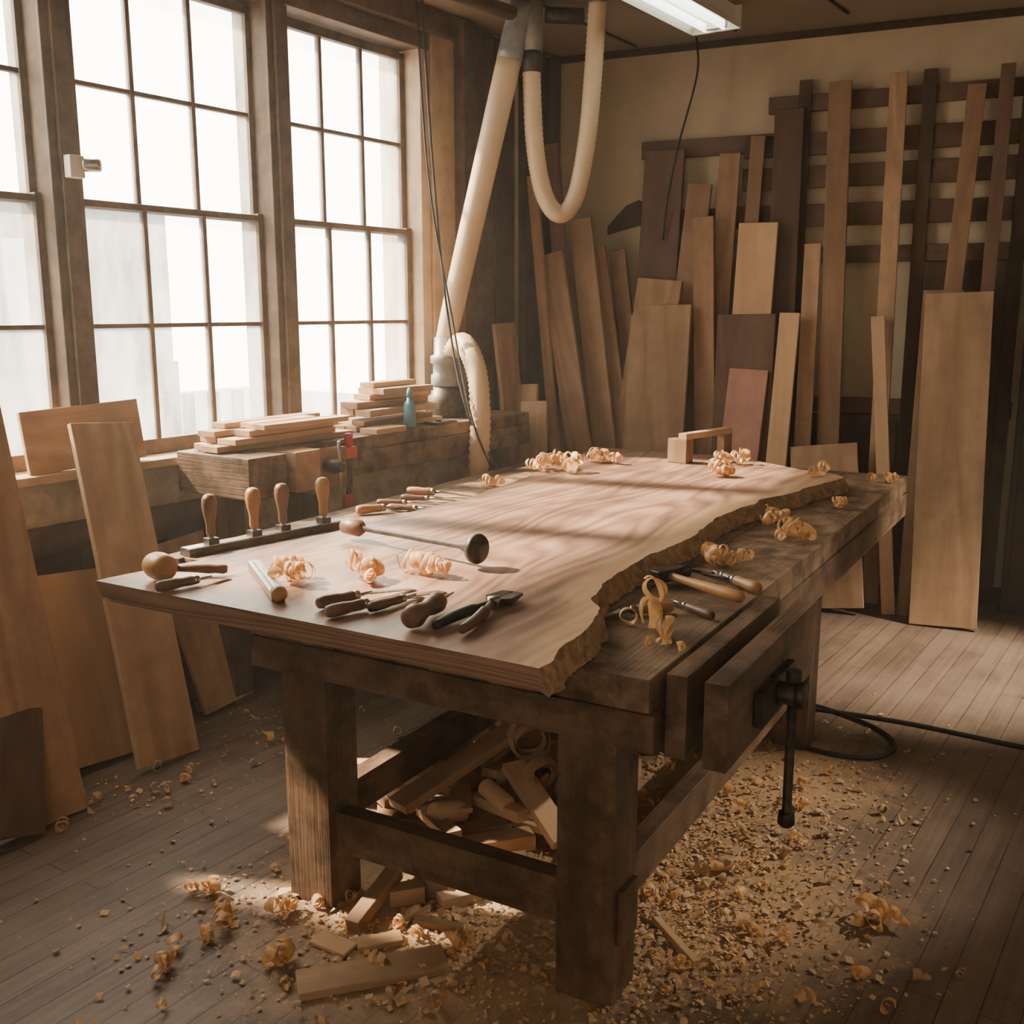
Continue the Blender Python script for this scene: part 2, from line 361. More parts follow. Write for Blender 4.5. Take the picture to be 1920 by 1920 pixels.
# slab
XL=curvefn([(0,-1.40),(.44,-1.31),(.88,-1.24),(1.16,-1.22),(1.58,-1.19),(2.03,-1.23),(2.65,-1.31),(3.24,-1.40)])
XR=curvefn([(0,0),(.17,-.02),(.33,-.04),(.45,-.07),(.55,-.14),(.75,-.18),(1.0,-.19),(1.35,-.17),(1.74,-.20),(2.12,-.17),(2.45,-.09),(2.89,-.01)])
FY=curvefn([(0,3.24),(.33,3.26),(.75,2.98),(1,2.89)])
sb=MB();NU,NV=34,200;top=[];gr=[];sapv=[]
def nz(*a): return noise.noise(Vector(a))
for j in range(NV+1):
    for i in range(NU+1):
        u=i/NU;v=j/NV;y=v*FY(u)
        xr=XR(y)+.014*nz(y*9,1,0)+.005*nz(y*30,2,0);xl=XL(y)+.01*nz(y*5,5,0)
        uu=1-(1-u)**1.6
        x=xl+(xr-xl)*uu
        top.append((x,y+.02*(1-u),.912));gr.append((y*1.0+.12*nz(x*1.5,y*1.2,3),x+.06*nz(x*2,y*1.6,9),0));sapv.append(xr-x)
fs=[]
for j in range(NV):
    for i in range(NU):
        k=j*(NU+1)+i;fs.append((k,k+1,k+NU+2,k+NU+1))
sb.add(top,fs,slabm,gr,True)
# skirt: boundary loop, several layers
loop=[i for i in range(NU+1)]+[j*(NU+1)+NU for j in range(1,NV+1)]+[NV*(NU+1)+i for i in range(NU-1,-1,-1)]+[j*(NU+1) for j in range(NV-1,0,-1)]
kind=['f']*(NU)+['r']*(NV+1)+['b']*NU+['l']*(NV-1)
kind=kind[:len(loop)]
lay=[];NLY=6
for l in range(NLY+1):
    h=l/NLY;row=[]
    for q,k in zip(loop,kind):
        x,y,z=top[q]
        if k=='r':
            x+=.024*h+ (.010*nz(x*6,y*22,h*2)+.004*nz(y*60,h*5,3))*min(1,h*2.5)
        elif k=='l': x+=.03*h+.006*nz(y*18,h*3,7)*min(1,h*3)
        elif k=='f': y+=.02*h
        row.append((x,y,.912-.06*h))
    lay.append(row)
n=len(loop);vs=[p for row in lay for p in row];gg=[(p[0],p[2]*3,p[1]) for p in vs]
for kk,mt in (('f',slabm),('r',bark),('b',slabm),('l',bark)):
    fs=[(l*n+i,(l+1)*n+i,(l+1)*n+(i+1)%n,l*n+(i+1)%n) for l in range(NLY) for i in range(n) if kind[i]==kk]
    used=sorted({a for f in fs for a in f});mp_={a:i for i,a in enumerate(used)}
    sb.add([vs[a] for a in used],[tuple(mp_[a] for a in f) for f in fs],mt,[gg[a] for a in used],kk in 'rl')
    sapv+= [.5]*len(used)
sb.add([lay[-1][i] for i in range(n)],[tuple(reversed(range(n)))],slabm);sapv+=[.5]*n
so=sb.obj('live_edge_slab',MB_)
at=so.data.attributes.new('sap','FLOAT','POINT');at.data.foreach_set('value',[min(1,max(0,a)) for a in sapv])

# ---------------------------------------------------------------- tools
ST=.913;BT=.851
def along(p0,p1,z,roll=0.):
    a=B(p0[0],p0[1],z);b=B(p1[0],p1[1],z);ex=(b-a);l=ex.length;ex.normalize();ey=Z.cross(ex)
    return mat4(a,ex,ey,Z)@Matrix.Rotation(roll,4,'X'),l
def chisel(p0,p1,z,hm_=handle,w=.02,name='chisel',hl=.12,r=.014):
    M,l=along(p0,p1,z);m=MB();T=Matrix.Translation((0,0,r+.0005))
    m.lathe([(0,r*.55),(.004,r*.85),(.02,r),(.05,r*.95),(hl*.6,r*.8),(hl-.02,r*.85),(hl-.012,r*.75)],hm_,T)
    m.lathe([(hl-.014,r*.8),(hl,r*.75),(hl+.004,r*.5)],steel,T)
    m.lathe([(hl,r*.35),(hl+.03,.004),(hl+.04,.004)],steel,T)
    bl=max(.06,l-hl-.03)
    vs=[(hl+.03,-w/2,r-.002),(hl+.03,w/2,r-.002),(hl+.03,w/2,r+.003),(hl+.03,-w/2,r+.003),(hl+.03+bl,-w/2,.001),(hl+.03+bl,w/2,.001),(hl+.02+bl,w/2,.004),(hl+.02+bl,-w/2,.004)]
    m.add(vs,[(0,1,2,3),(4,7,6,5),(0,4,5,1),(3,2,6,7),(0,3,7,4),(1,5,6,2)],steel)
    return m.obj(name,M)
# wooden mallet
M,l=along((-1.245,.11),(-1.05,.34),ST);m=MB();q=.80
m.lathe([(-.052*q,.030*q),(-.048*q,.040*q),(-.03*q,.046*q),(.0,.049*q),(.03*q,.046*q),(.048*q,.040*q),(.052*q,.030*q)],handle,Matrix.Translation((0,0,.0495*q))@Matrix.Rotation(.5,4,'Z')@Matrix.Rotation(math.pi/2,4,'Z'),seg=28)
m.lathe([(.03,.010),(.10,.012),(.13,.014),(.15,.012),(.17,.014),(.18,.010)],handled,Matrix.Translation((0,0,.036))@Matrix.Rotation(.11,4,'Y'))
m.obj('wooden_mallet',M)
chisel((-1.15,.01),(-1.09,.22),ST,handled,name='chisel',r=.016)
# spokeshave / long scraper with wood knob
M,l=along((-1.13,.35),(-.80,.10),ST);m=MB();
m.box((l*.48,0,.012),(l*.9,.036,.022),steel);m.box((l*.48,0,.026),(l*.8,.012,.008),steel)
m.lathe([(l*.9,.012),(l*.905,.02),(l*.97,.021),(l*.985,.018),(l,.010)],handle,Matrix.Translation((0,0,.021)));m.obj('spokeshave',M,bevel=.002)
# long rod mallet
M,l=along((-1.14,.78),(-.55,.66),ST);m=MB()
m.lathe([(0,.012),(.004,.024),(.01,.027),(.075,.027),(.085,.02),(.095,.014)],handled,Matrix.Translation((0,0,.028)),seg=24)
m.lathe([(.09,.009),(l-.07,.009),(l-.065,.014),(l-.04,.018),(l-.03,.03),(l-.02,.043),(l-.006,.045),(l,.042)],iron,Matrix.Translation((0,0,.028))@Matrix.Rotation(-.02,4,'Y'),seg=28)
o=m.obj('round_head_hammer',M)
o.location.z+=.017
chisel((-.68,.10),(-.58,.38),ST,handled,r=.017);chisel((-.61,.05),(-.52,.33),ST,handled,r=.017);chisel((-.55,.14),(-.50,.40),ST,handled,w=.025)
# brad awl
M,l=along((-.38,.07),(-.42,.34),ST);m=MB()
m.lathe([(0,.010),(.005,.024),(.03,.029),(.06,.022),(.09,.018),(.12,.024),(.15,.026),(.17,.02),(.18,.012)],handled,Matrix.Translation((0,0,.030)),seg=24)
m.lathe([(.18,.008),(.2,.005),(.25,.002)],steel,Matrix.Translation((0,0,.030)));m.obj('bradawl',M)
# pliers / nippers
M,l=along((-.29,.10),(-.31,.46),ST);m=MB()
for sgn in(-1,1):
    pts=smooth_path([(0,.035*sgn,.016),(.06,.032*sgn,.017),(.13,.02*sgn,.018),(.19,.006*sgn,.018),(.23,-.008*sgn,.018)],16)
    m.tube(pts,[.011+.003*math.sin(i/16*3.1) if i<10 else .010 for i in range(17)],handled if sgn<0 else black,seg=12)
    m.add([(.22,0,.006),(.34,.002*sgn,.012),(.33,.03*sgn,.014),(.25,.036*sgn,.008),(.22,0,.026),(.34,.002*sgn,.018),(.33,.03*sgn,.02),(.25,.036*sgn,.026)],[(0,1,2,3),(4,7,6,5),(0,4,5,1),(1,5,6,2),(2,6,7,3),(3,7,4,0)],iron)
m.lathe([(-.014,.016),(.014,.016)],steel,Matrix.Translation((.225,0,.018))@Matrix.Rotation(math.pi/2,4,'Y'));m.obj('pincers',M)
# bench hook block at far end
M,l=along((-.82,2.92),(-.74,3.22),ST);m=MB();m.bb(0,.06,-.06,.05,0,.115,oak);m.bb(0,.40,-.06,-.012,.115,.145,pine);m.bb(.33,.40,-.058,-.014,0,.115,oak);m.obj('bench_hook',M,bevel=.003)
# chisel rack on left tray
M,l=along((-1.60,.56),(-1.47,1.16),BT);m=MB();m.bb(-.03,l+.02,-.03,.03,0,.02,iron);m.bb(-.03,l+.02,-.024,.024,.0202,.026,steel)
for x in(.07,.24,.36,.54):
    T=Matrix.Translation((x,0,.022))@Matrix.Rotation(-math.pi/2,4,'Y')
    m.lathe([(0,.009),(.035,.010)],steel,T)
    m.lathe([(.03,.013),(.04,.016),(.07,.015),(.10,.021),(.13,.026),(.155,.025),(.168,.017),(.172,.006)],handle if x>.1 and x<.3 or x>.5 else handled,T,seg=22)
    m.bb(x-.02,x+.02,-.018,.018,.026,.045,iron)
m.obj('chisel_rack',M)
chisel((-1.55,1.36),(-1.36,1.66),BT,handle,r=.019);chisel((-1.60,1.56),(-1.33,1.70),BT,handled);chisel((-1.62,1.80),(-1.34,1.92),BT,handle,r=.021);chisel((-1.50,1.50),(-1.25,1.58),BT,handled);chisel((-1.58,1.70),(-1.3,1.80),BT,handled)
# hammer on right side of bench
M,l=along((-.10,.98),(.15,.86),BT);m=MB()
m.box((0,0,.030),(.036,.10,.036),iron);m.lathe([(.045,.015),(.055,.02),(.08,.02),(.085,.016)],iron,Matrix.Translation((0,0,.030))@Matrix.Rotation(math.pi/2,4,'Z'))
m.lathe([(.0,.012),(.08,.012),(.16,.015),(.24,.017),(.29,.016),(.30,.010)],handle,Matrix.Translation((0,0,.028)),flat=1.);m.obj('claw_hammer',M,bevel=.003)
chisel((.17,1.00),(-.06,1.16),BT,handle,r=.018);chisel((.12,1.05),(-.10,1.20),BT,handled,w=.035)
chisel((.02,.72),(-.12,.58),BT,handle,r=.015);chisel((.14,.70),(.0,.78),BT,handled,r=.012)
# ---- shavings on bench
def curlobj(x,y,z,n,spread,r0,name='wood_shavings',onf=B,seedL=1.):
    m=MB()
    for i in range(n):
        r=r0*U(.6,1.05);wdt=r*U(.6,1.05);tn=U(1.4,3.0)
        T=Matrix.Translation((U(-spread,spread),U(-spread,spread)*.6,r*.98+ (U(0,r0*.7) if n>2 else 0)))@Matrix.Rotation(U(-.9,.9),4,'Z')@Matrix.Rotation(U(-.35,.35),4,'Y')
        m.curl(r,wdt,wdt*tn*U(.5,.9)*seedL,tn,shav,T)
    o=m.obj(name,mat4(onf(x,y,z),bx,by,Z))
    dz=min((o.matrix_world@v.co).z for v in o.data.vertices)-z
    o.location.z-=dz-.0005
    return o
curlobj(-.92,.27,ST,9,.075,.028);curlobj(-.79,.40,ST,7,.045,.030)
m=MB();m.curl(.030,.026,.13,6,shav,Matrix.Translation((-.07,0,.034)),taper=.1);m.curl(.025,.024,.06,3,shav,Matrix.Translation((.03,0,.03)));m.obj('wood_shavings',mat4(B(-.66,.53,ST),bx,by,Z)@Matrix.Rotation(-.1,4,'Z'))
m=MB()
for (x,y,z,r,w_,rz) in[(-.03,0,.042,.042,.03,-.3),(-.02,.01,.10,.034,.026,.3),(.03,-.04,.03,.028,.024,-.8),(-.07,.0,.025,.023,.022,1.2)]:
    m.curl(r,w_,w_*.8,1.7,shav,Matrix.Translation((x,y,z))@Matrix.Rotation(rz+.9,4,'Z'),taper=.2,wob=.08,seg=20)
m.obj('wood_shavings',mat4(B(.04,.54,BT),bx,by,Z))
curlobj(-.05,1.30,BT,7,.07,.030);curlobj(-.06,1.98,BT,7,.06,.028);curlobj(.03,1.77,BT,6,.05,.032);curlobj(0.04,2.45,BT,4,.04,.026)
curlobj(-.50,2.61,ST,6,.05,.036);curlobj(-.57,3.0,ST,6,.07,.032);curlobj(-.12,2.80,ST,3,.04,.032);curlobj(-1.24,2.40,ST,10,.11,.036);curlobj(-1.12,2.72,ST,6,.09,.034);curlobj(-1.47,2.18,BT,4,.07,.026)
curlobj(.10,.42,BT,4,.06,.014);curlobj(.08,3.2,BT,4,.06,.026)

# ---------------------------------------------------------------- leaning lumber
def lean(P,ax,inw,xt,zt,xb,wd,off,foot,th,mt,name='lumber_board',notch=False):
    b=P(xb,foot,0);t=P(xt,off,zt);ez=(t-b);l=ez.length;ez.normalize()
    ex=(ax-ez*ax.dot(ez)).normalized();ey=ez.cross(ex)
    if ey.dot(inw)<0: ex=-ex;ey=ez.cross(ex)
    M=mat4(b,ex,ey,ez);m=MB()
    if notch:
        c=.03;pr=[(-wd/2,0),(wd/2,0),(wd/2,l-.06),(wd/2-.02,l-.045),(wd/2-.02,l-.02),(wd/2-.05,l),(-wd/2,l)]
        vs=[(x,0,z) for x,z in pr]+[(x,th,z) for x,z in pr];k=len(pr)
        fs=[tuple(range(k)),tuple(reversed(range(k,2*k)))]+[(i,k+i,k+(i+1)%k,(i+1)%k) for i in range(k)]
        m.add(vs,fs,mt,[(p[2],p[0],p[1]) for p in vs])
    else: m.bb(-wd/2,wd/2,0,th,0,l,mt)
    o=m.obj(name,M,bevel=.0025);bpy.context.view_layer.update()
    mz=min((o.matrix_world@v.co).z for v in o.data.vertices);o.location.z-=mz-.001
    return o
def kb(xt,zt,xb,wd,off,foot,mt,th=.03,**k): return lean(K,rv,nr,xt,zt,xb,wd,off,foot,th,mt,**k)
kb(.75,2.56,.70,.24,.10,.26,waln)
kb(.98,2.35,.80,.14,.14,.33,oak)
kb(1.02,2.16,1.17,.12,.20,.42,oak)
kb(1.14,2.52,1.08,.12,.10,.24,oak)
kb(1.29,2.61,1.22,.08,.07,.20,oak)
kb(1.34,2.12,1.31,.22,.20,.38,pine)
kb(1.46,2.74,1.50,.16,.08,.22,waln)
kb(.82,1.66,.85,.36,.32,.62,oakl,notch=True);kb(.79,1.80,.62,.27,.26,.50,oak)
kb(1.31,1.61,1.34,.33,.27,.46,waln)
kb(1.35,1.30,1.30,.22,.33,.56,cherry)
kb(1.56,1.62,1.53,.11,.31,.54,pine)
kb(1.64,2.00,1.68,.09,.16,.40,oakl)
kb(1.73,2.86,1.82,.12,.10,.28,oak)
kb(1.79,.88,1.90,.36,.38,.56,oakl)
kb(2.03,2.88,2.08,.09,.09,.27,oakl)
kb(2.02,1.60,2.20,.07,.26,.48,pine)
kb(2.42,1.72,2.48,.33,.28,.60,oakl)
kb(2.34,1.74,2.34,.20,.22,.46,oak)
kb(2.42,2.79,2.32,.09,.09,.28,oak);kb(2.56,2.88,2.54,.07,.09,.26,waln)
kb(.05,2.41,.36,.06,.46,.62,oak);kb(.12,2.60,.44,.09,.34,.52,waln);kb(.16,1.95,.62,.15,.42,.74,oak);kb(.28,2.16,.68,.14,.26,.56,oakl);kb(.37,2.0,.79,.10,.2,.48,oak);kb(.47,1.98,.85,.10,.12,.38,oak)
kb(.10,1.20,.18,.24,.75,.95,oak)
kb(.24,1.12,.30,.16,.84,1.02,oakl)
# rack on back wall
m=MB()
for r0,r1,z,h in [(.58,1.40,2.58,.10),(1.33,3.5,2.78,.09),(1.2,3.5,2.56,.12),(1.2,3.5,2.38,.12),(.6,3.5,2.17,.12),(1.5,2.72,1.95,.09),(1.5,2.72,1.1,.09)]:
    m.bb(r0,r1,-.045,-.006,z-h/2,z+h/2,rackw)
for r0 in(1.50,2.15,2.64,3.4): m.bb(r0,r0+.07,-.062,-.0455,.10 if r0<2.7 else 2.08,2.9,darkw)
m.bb(2.2,2.64,-.058,-.046,.1,1.90,darkw);m.bb(1.58,2.14,-.058,-.046,.1,1.05,darkw)
m.obj('lumber_rack',MK,bevel=.003)
m=MB();m.bb(2.75,3.5,-.20,-.005,.0,2.05,black);m.bb(2.78,3.47,-.215,-.2,.05,2.0,darkw);m.obj('storage_cabinet',MK,bevel=.003)
# bracket on wall
m=MB()
pr=[(.36,2.10),(.62,2.16),(.62,2.27),(.56,2.30),(.48,2.27),(.36,2.15)]
vs=[(x,-.014,z) for x,z in pr]+[(x,-.001,z) for x,z in pr];k=len(pr)
m.add(vs,[tuple(range(k)),tuple(reversed(range(k,2*k)))]+[(i,k+i,k+(i+1)%k,(i+1)%k) for i in range(k)],darkw);m.obj('wall_bracket',MK)

# lumber at left under window
def wb(xt,zt,xb,wd,off,foot,mt,th=.025,**k): return lean(W,wv,nw,xt,zt,xb,wd,off,foot,th,mt,**k)
wb(4.05,1.46,4.12,.34,.16,.62,oak)
wb(3.46,1.21,3.56,.26,.14,.55,oakl)
wb(3.12,.70,3.06,.26,.10,.30,oakl);wb(3.66,.66,3.72,.42,.12,.38,pine)
wb(4.12,.35,4.24,.22,.5,.66,waln)
wb(.80,1.56,.74,.20,.14,.30,oak)
m=MB();m.box((3.46,.045,1.17),(.50,.018,.235),oakl,Matrix.Rotation(.03,3,'Y')@Matrix.Rotation(.12,3,'X'));o=m.obj('plywood_offcut',MW,bevel=.002)

# ---------------------------------------------------------------- window bench
m=MB();T=1.08
m.bb(.96,2.72,.13,.30,T-.06,T,bench2);m.bb(.96,2.72,.302,.44,T-.06,T,bench2)
m.bb(.96,2.72,.37,.445,T-.17,T-.062,bench2)
m.bb(2.72,2.86,.12,.56,T-.17,T-.003,oak);m.bb(2.90,3.10,.12,.55,T-.17,T-.003,benchw);m.bb(2.862,2.898,.12,.50,T-.15,T-.02,darkw)
for s in(1.05,2.55,2.98): m.bb(s-.05,s+.05,.2,.32,0,T-.17,darkw)
m.bb(1.05,3.0,.22,.28,.30,.40,darkw)
m.obj('window_workbench',MW,bevel=.004)
# bench vise + red clamp
m=MB();m.bb(2.50,2.715,.447,.50,T-.20,T-.02,oak)
m.lathe([(0,.03),(.03,.034),(.06,.03),(.09,.02)],iron,Matrix.Translation((2.62,.50,T-.09))@Matrix.Rotation(math.pi/2,4,'Z'))
m.tube([(2.62,.57,T-.20),(2.62,.57,T+.02)],.008,steel);m.obj('bench_vise',MW,bevel=.002)
m=MB();m.bb(2.44,2.47,.46,.475,T-.42,T-.03,iron);m.bb(2.42,2.49,.455,.49,T-.08,T-.03,red);m.bb(2.44,2.49,.455,.48,T-.30,T-.24,red)
m.lathe([(0,.016),(.02,.02),(.05,.018),(.06,.012)],red,Matrix.Translation((2.455,.47,T-.03))@Matrix.Rotation(-math.pi/2,4,'Y'));m.obj('bar_clamp',MW,bevel=.002)
# stacks
def stack(name,s0,s1,n0,n1,z,layers,mts,jit=.05):
    m=MB()
    for k in range(layers):
        h=U(.022,.034);nn=n0+U(0,.02)
        while nn<n1-.04:
            wd=U(.07,.11);a=s0+U(-jit,jit)+k*.03;b=s1+U(-jit,jit)-k*.05
            m.box(((a+b)/2,nn+wd/2,z+h/2+.0005),(b-a,wd,h-.002),random.choice(mts),Matrix.Rotation(U(-.05,.05),3,'Z'));nn+=wd+U(.0,.02)
        z+=h
    return m.obj(name,MW,bevel=.002)
stack('lumber_stack',2.36,3.08,.15,.42,T,4,[pine,oakl],.06)
stack('lumber_stack',1.60,2.24,.14,.34,T,2,[pine,oakl,oak],.05)
stack('lumber_stack',1.60,2.20,.15,.30,T+.068,5,[pine,oakl],.05)
stack('lumber_stack',2.05,2.27,.34,.42,T,1,[pine],.02)
# blue bottle
m=MB();m.lathe([(0,.026),(.004,.030),(.10,.030),(.125,.024),(.135,.012),(.15,.012)],blue);m.lathe([(.15,.014),(.175,.013),(.195,.005)],blue);m.obj('glue_bottle',mat4(W(1.95,.40,T+.001),Z,wv,Z.cross(wv)))
m=MB();m.bb(0,.16,0,.08,0,.012,iron);m.bb(.02,.10,.02,.06,.012,.02,steel);m.obj('sharpening_stone',mat4(W(1.62,.355,T+.001),wv,nw,Z))
# ---------------------------------------------------------------- dust extraction
m=MB()
zv=mat4(Vector((-.35,5.58,0)),Z,Vector((1,0,0)),Vector((0,1,0)))
m.lathe([(1.083,.09),(1.10,.10),(1.19,.10),(1.2,.085),(1.24,.08)],iron,zv,seg=24)
m.lathe([(1.24,.070),(1.25,.082),(1.30,.082),(1.31,.07),(1.36,.07),(1.365,.085),(1.40,.085),(1.41,.066),(1.5,.062)],greyp,zv,seg=24)
pts=smooth_path([(-.35,5.58,1.48),(-.28,5.585,1.78),(-.01,5.6,2.90)],30);m.tube(pts,[.056+.008*i/30 for i in range(31)],hosem,seg=22)
pts=smooth_path([(-.01,5.6,2.88),(.02,5.6,3.0),(.06,5.6,3.14)],6);m.tube(pts,.070,greyp,seg=20)
m.tube(smooth_path([(-.33,5.56,1.42),(-.25,5.47,1.47),(-.18,5.33,1.33),(-.16,5.27,1.1),(-.17,5.25,.8),(-.15,5.25,.35),(-.05,5.2,.08),(.25,5.15,.075)],110),.055,hosem,seg=18,ribs=.88)
m.obj('dust_extraction_duct')
m=MB()
m.tube(smooth_path([(.10,5.6,3.14),(.10,5.6,2.80),(.12,5.6,2.45),(.17,5.6,2.22),(.25,5.6,2.13),(.33,5.6,2.22),(.385,5.6,2.5),(.41,5.6,2.8),(.43,5.6,3.15)],200),.048,hosem,seg=18,ribs=.93)
m.tube([(.10,5.6,3.15),(.10,5.6,2.92)],.056,greyp,seg=20);m.tube([(.10,5.6,2.93),(.10,5.6,2.82)],.053,iron,seg=20);m.obj('flexible_dust_hose')
m=MB();m.tube([tuple(W(3.0,.35,3.09)),(.0,5.55,3.09)],.035,framew,seg=14);m.tube([(.17,5.62,3.1),(.36,5.65,3.1)],.04,iron,seg=14);m.obj('ceiling_pipe')
# cables
def cable(name,pts,r,n=60): 
    m=MB();m.tube(smooth_path(pts,n),r,black,seg=8);return m.obj(name)
cable('hanging_cable',[(-.44,5.45,3.15),(-.40,5.45,2.4),(-.33,5.43,1.62),(-.22,5.25,1.12),(-.03,5.25,.75),(.03,5.35,.3)],.006)
cable('hanging_cable',[(-.47,5.45,3.15),(-.42,5.45,2.3),(-.31,5.42,1.62),(-.20,5.22,1.1),(-.04,5.2,.7),(.05,5.35,.3)],.005)
cable('hanging_cable',[tuple(K(.93,.16,3.16)),tuple(K(.95,.2,2.95)),tuple(K(.86,.2,2.6)),tuple(K(.80,.2,2.3)),tuple(K(.77,.18,2.05))],.006)
cable('power_cord',[(1.95+.4,3.50,.008),(1.95,3.72,.008),(1.6,3.95,.008),(1.28,4.10,.008),(1.05,4.2,.008)],.009)
cable('power_cord',[(1.10,4.25,.008),(1.30,4.12,.008),(1.45,3.90,.008),(1.46,3.72,.008),(1.34,3.62,.008),(1.2,3.66,.008),(1.08,3.75,.008)],.009)
# fluorescent
m=MB();M=mat4(Vector((1.03,5.62,3.0)),wv,nw,Z)
m.bb(0,1.5,-.10,.10,.07,.13,white);m.add([(0,-.10,.07),(1.5,-.10,.07),(1.5,-.13,.02),(0,-.13,.02)],[(0,1,2,3)],white);m.add([(0,.10,.07),(1.5,.10,.07),(1.5,.13,.02),(0,.13,.02)],[(0,1,2,3)],white)
m.bb(-.012,0,-.13,.13,.02,.13,white)
for y in(-.05,.05): m.lathe([(.02,.019),(1.46,.019)],tube,Matrix.Translation((0,y,.04)))
m.bb(.02,.05,-.07,.07,.025,.07,white)
m.obj('fluorescent_light',M)
# camera on mullion
m=MB();m.bb(3.395,3.455,.04,.08,2.12,2.20,white);m.lathe([(0,.018),(.005,.024),(.06,.024),(.065,.016)],steel,Matrix.Translation((3.41,.09,2.165))@Matrix.Rotation(math.pi*.75,4,'Z'));m.obj('security_camera',MW,bevel=.004)

# ---------------------------------------------------------------- floor items
def fboard(name,p0,p1,z0,z1,wd,th,mt):
    a=Vector((*p0,z0));b=Vector((*p1,z1));ex=b-a;l=ex.length;ex.normalize();ey=Z.cross(ex).normalized();ez=ex.cross(ey)
    m=MB();m.bb(0,l,-wd/2,wd/2,0,th,mt);o=m.obj(name,mat4(a,ex,ey,ez),bevel=.002)
    bpy.context.view_layer.update();mz=min((o.matrix_world@v.co).z for v in o.data.vertices)
    if mz<.001: o.location.z-=mz-.001
    return o
fboard('floor_offcut',(-.53,2.29),(-.17,2.40),0,0,.10,.022,oakl)
fboard('floor_offcut',(-.52,2.50),(-.42,2.44),0,0,.06,.012,pine)
# pile under bench
m=MB()
def pb(x,y,z,l,w_,h,yaw,pitch,mt,roll=0.):
    Rm=Matrix.Rotation(yaw,3,'Z')@Matrix.Rotation(pitch,3,'Y')@Matrix.Rotation(roll,3,'X')
    zz=z+max(0,(abs(math.sin(pitch))*l/2))+h/2+.001
    m.box((x,y,zz),(l,w_,h),mt,Rm)
pb(-.05,3.25,.13,.85,.085,.03,.75,-.22,oakl)
pb(-.42,3.30,.05,.40,.05,.09,-.05,0,pine);pb(-.22,3.20,.0,.45,.10,.04,.1,0,oak);pb(-.24,3.46,.05,.18,.12,.09,.9,.05,oakl)
pb(.08,3.02,.06,.36,.08,.03,-1.1,.32,pine);pb(.0,3.12,.0,.30,.09,.06,-.4,0,oak);pb(-.08,2.95,.0,.3,.07,.05,.3,0,pine);pb(.18,3.45,.06,.3,.09,.05,.5,.1,oakl)
pb(.0,3.65,.06,.26,.12,.03,-.8,.5,oakl);pb(-.05,3.62,.0,.34,.10,.06,.2,0,pine);pb(.3,3.35,0,.4,.1,.07,.9,0,oakl);pb(-.3,3.05,0,.3,.09,.04,-.7,0,oakl);pb(.12,3.28,.0,.4,.08,.08,.2,0,oak);pb(.2,3.1,0,.2,.1,.05,.5,0,pine)
pb(-.33,3.58,0,.3,.09,.04,.5,.0,pine);pb(-.15,3.3,.05,.3,.09,.04,1.2,.1,oakl);pb(.25,3.6,0,.35,.1,.05,-.3,0,pine)
for i in range(26): pb(U(-.45,.35),U(2.95,3.7),U(0,.10),U(.1,.3),U(.04,.09),U(.015,.04),U(0,3.1),U(-.2,.2),random.choice([pine,oakl,pine]))
for (x,y,z,r,wd) in[(.05,3.27,.25,.075,.07),(.08,3.15,.18,.06,.06),(-.01,3.20,.13,.05,.05)]:
    m.curl(r,wd,.01,2.3,pine,Matrix.Translation((x,y,z))@Matrix.Rotation(-1.2,4,'Z'),seg=26,taper=.45,wob=.02)
for (x,y,z,yw,r) in[(-.15,3.5,.17,.4,.04),(-.30,3.30,.15,1.3,.035),(.2,3.3,.16,2.1,.04),(-.20,3.02,.10,.7,.036),(-.36,3.12,.09,2.3,.034),(-.05,3.05,.14,-.9,.03)]: m.lathe([(-.06,r*.9),(-.055,r),(.055,r),(.06,r*.9)],pine,Matrix.Translation((x,y,z))@Matrix.Rotation(yw,4,'Z')@Matrix.Rotation(.2,4,'Y'))
m.obj('offcut_pile',bevel=.002)
# small blocks by the front
m=MB()
pb(-.38,2.62,0,.22,.045,.04,1.1,-.25,oak);pb(-.30,2.68,0,.10,.05,.05,.3,0,oakl);pb(-.22,2.72,0,.09,.05,.05,-.2,0,oak);pb(-.15,2.68,0,.12,.05,.03,.4,0,oakl);pb(-.05,2.78,0,.2,.08,.07,.2,0,darkw);pb(-.35,2.48,0,.12,.05,.015,.3,0,pine);pb(-.2,2.55,0,.14,.03,.02,-.3,0,oak);pb(.43,2.48,0,.22,.02,.02,-1.2,0,pine)
pb(-.26,2.6,0,.12,.02,.012,.9,0,oak);pb(-.62,2.72,0,.1,.04,.01,.1,0,pine)
m.obj('wood_scraps',bevel=.002)
# scattered chips and curls
def inside(x,y): return (Vector((x,y,0))-C).dot(nw)>.12
m=MB()
cl_=[(.42,2.62,.20,.25,1700),(.58,2.92,.22,.26,2200),(.82,3.3,.25,.3,1300),(-.25,2.50,.32,.16,1600),(.15,2.40,.25,.15,900),(0,3.2,.45,.35,600),(.1,2.8,.4,.3,700),(-.3,3.6,.7,.4,260),(-.7,2.5,.5,.35,160),(1.2,3.6,.3,.3,200),(-1.0,3.9,.2,.2,160),(.5,2.35,.2,.15,600),(-1.3,3.35,.2,.15,60)]
for cx,cy,sx,sy,n in cl_:
    for i in range(n):
        x=random.gauss(cx,sx);y=random.gauss(cy,sy);s=U(.0015,.007)*(2. if R()<.12 else 1)
        if not inside(x,y): continue
        a=U(0,6.28);T=Matrix.Translation((x,y,.001+s*.35+abs(random.gauss(0,.004))))@Matrix.Rotation(a,4,'Z')@Matrix.Rotation(U(-.5,.5),4,'X')@Matrix.Rotation(U(-.4,.4),4,'Y')
        h=s*U(.1,.5);w2=s*U(.3,1)
        m.add([(-s,-w2,0),(0,-w2,h),(s,-w2,0),(-s,w2,0),(0,w2,h),(s,w2,0)],[(0,1,4,3),(1,2,5,4)],chipm if R()<.8 else shav,None,True,T)
m.obj('sawdust')
m=MB()
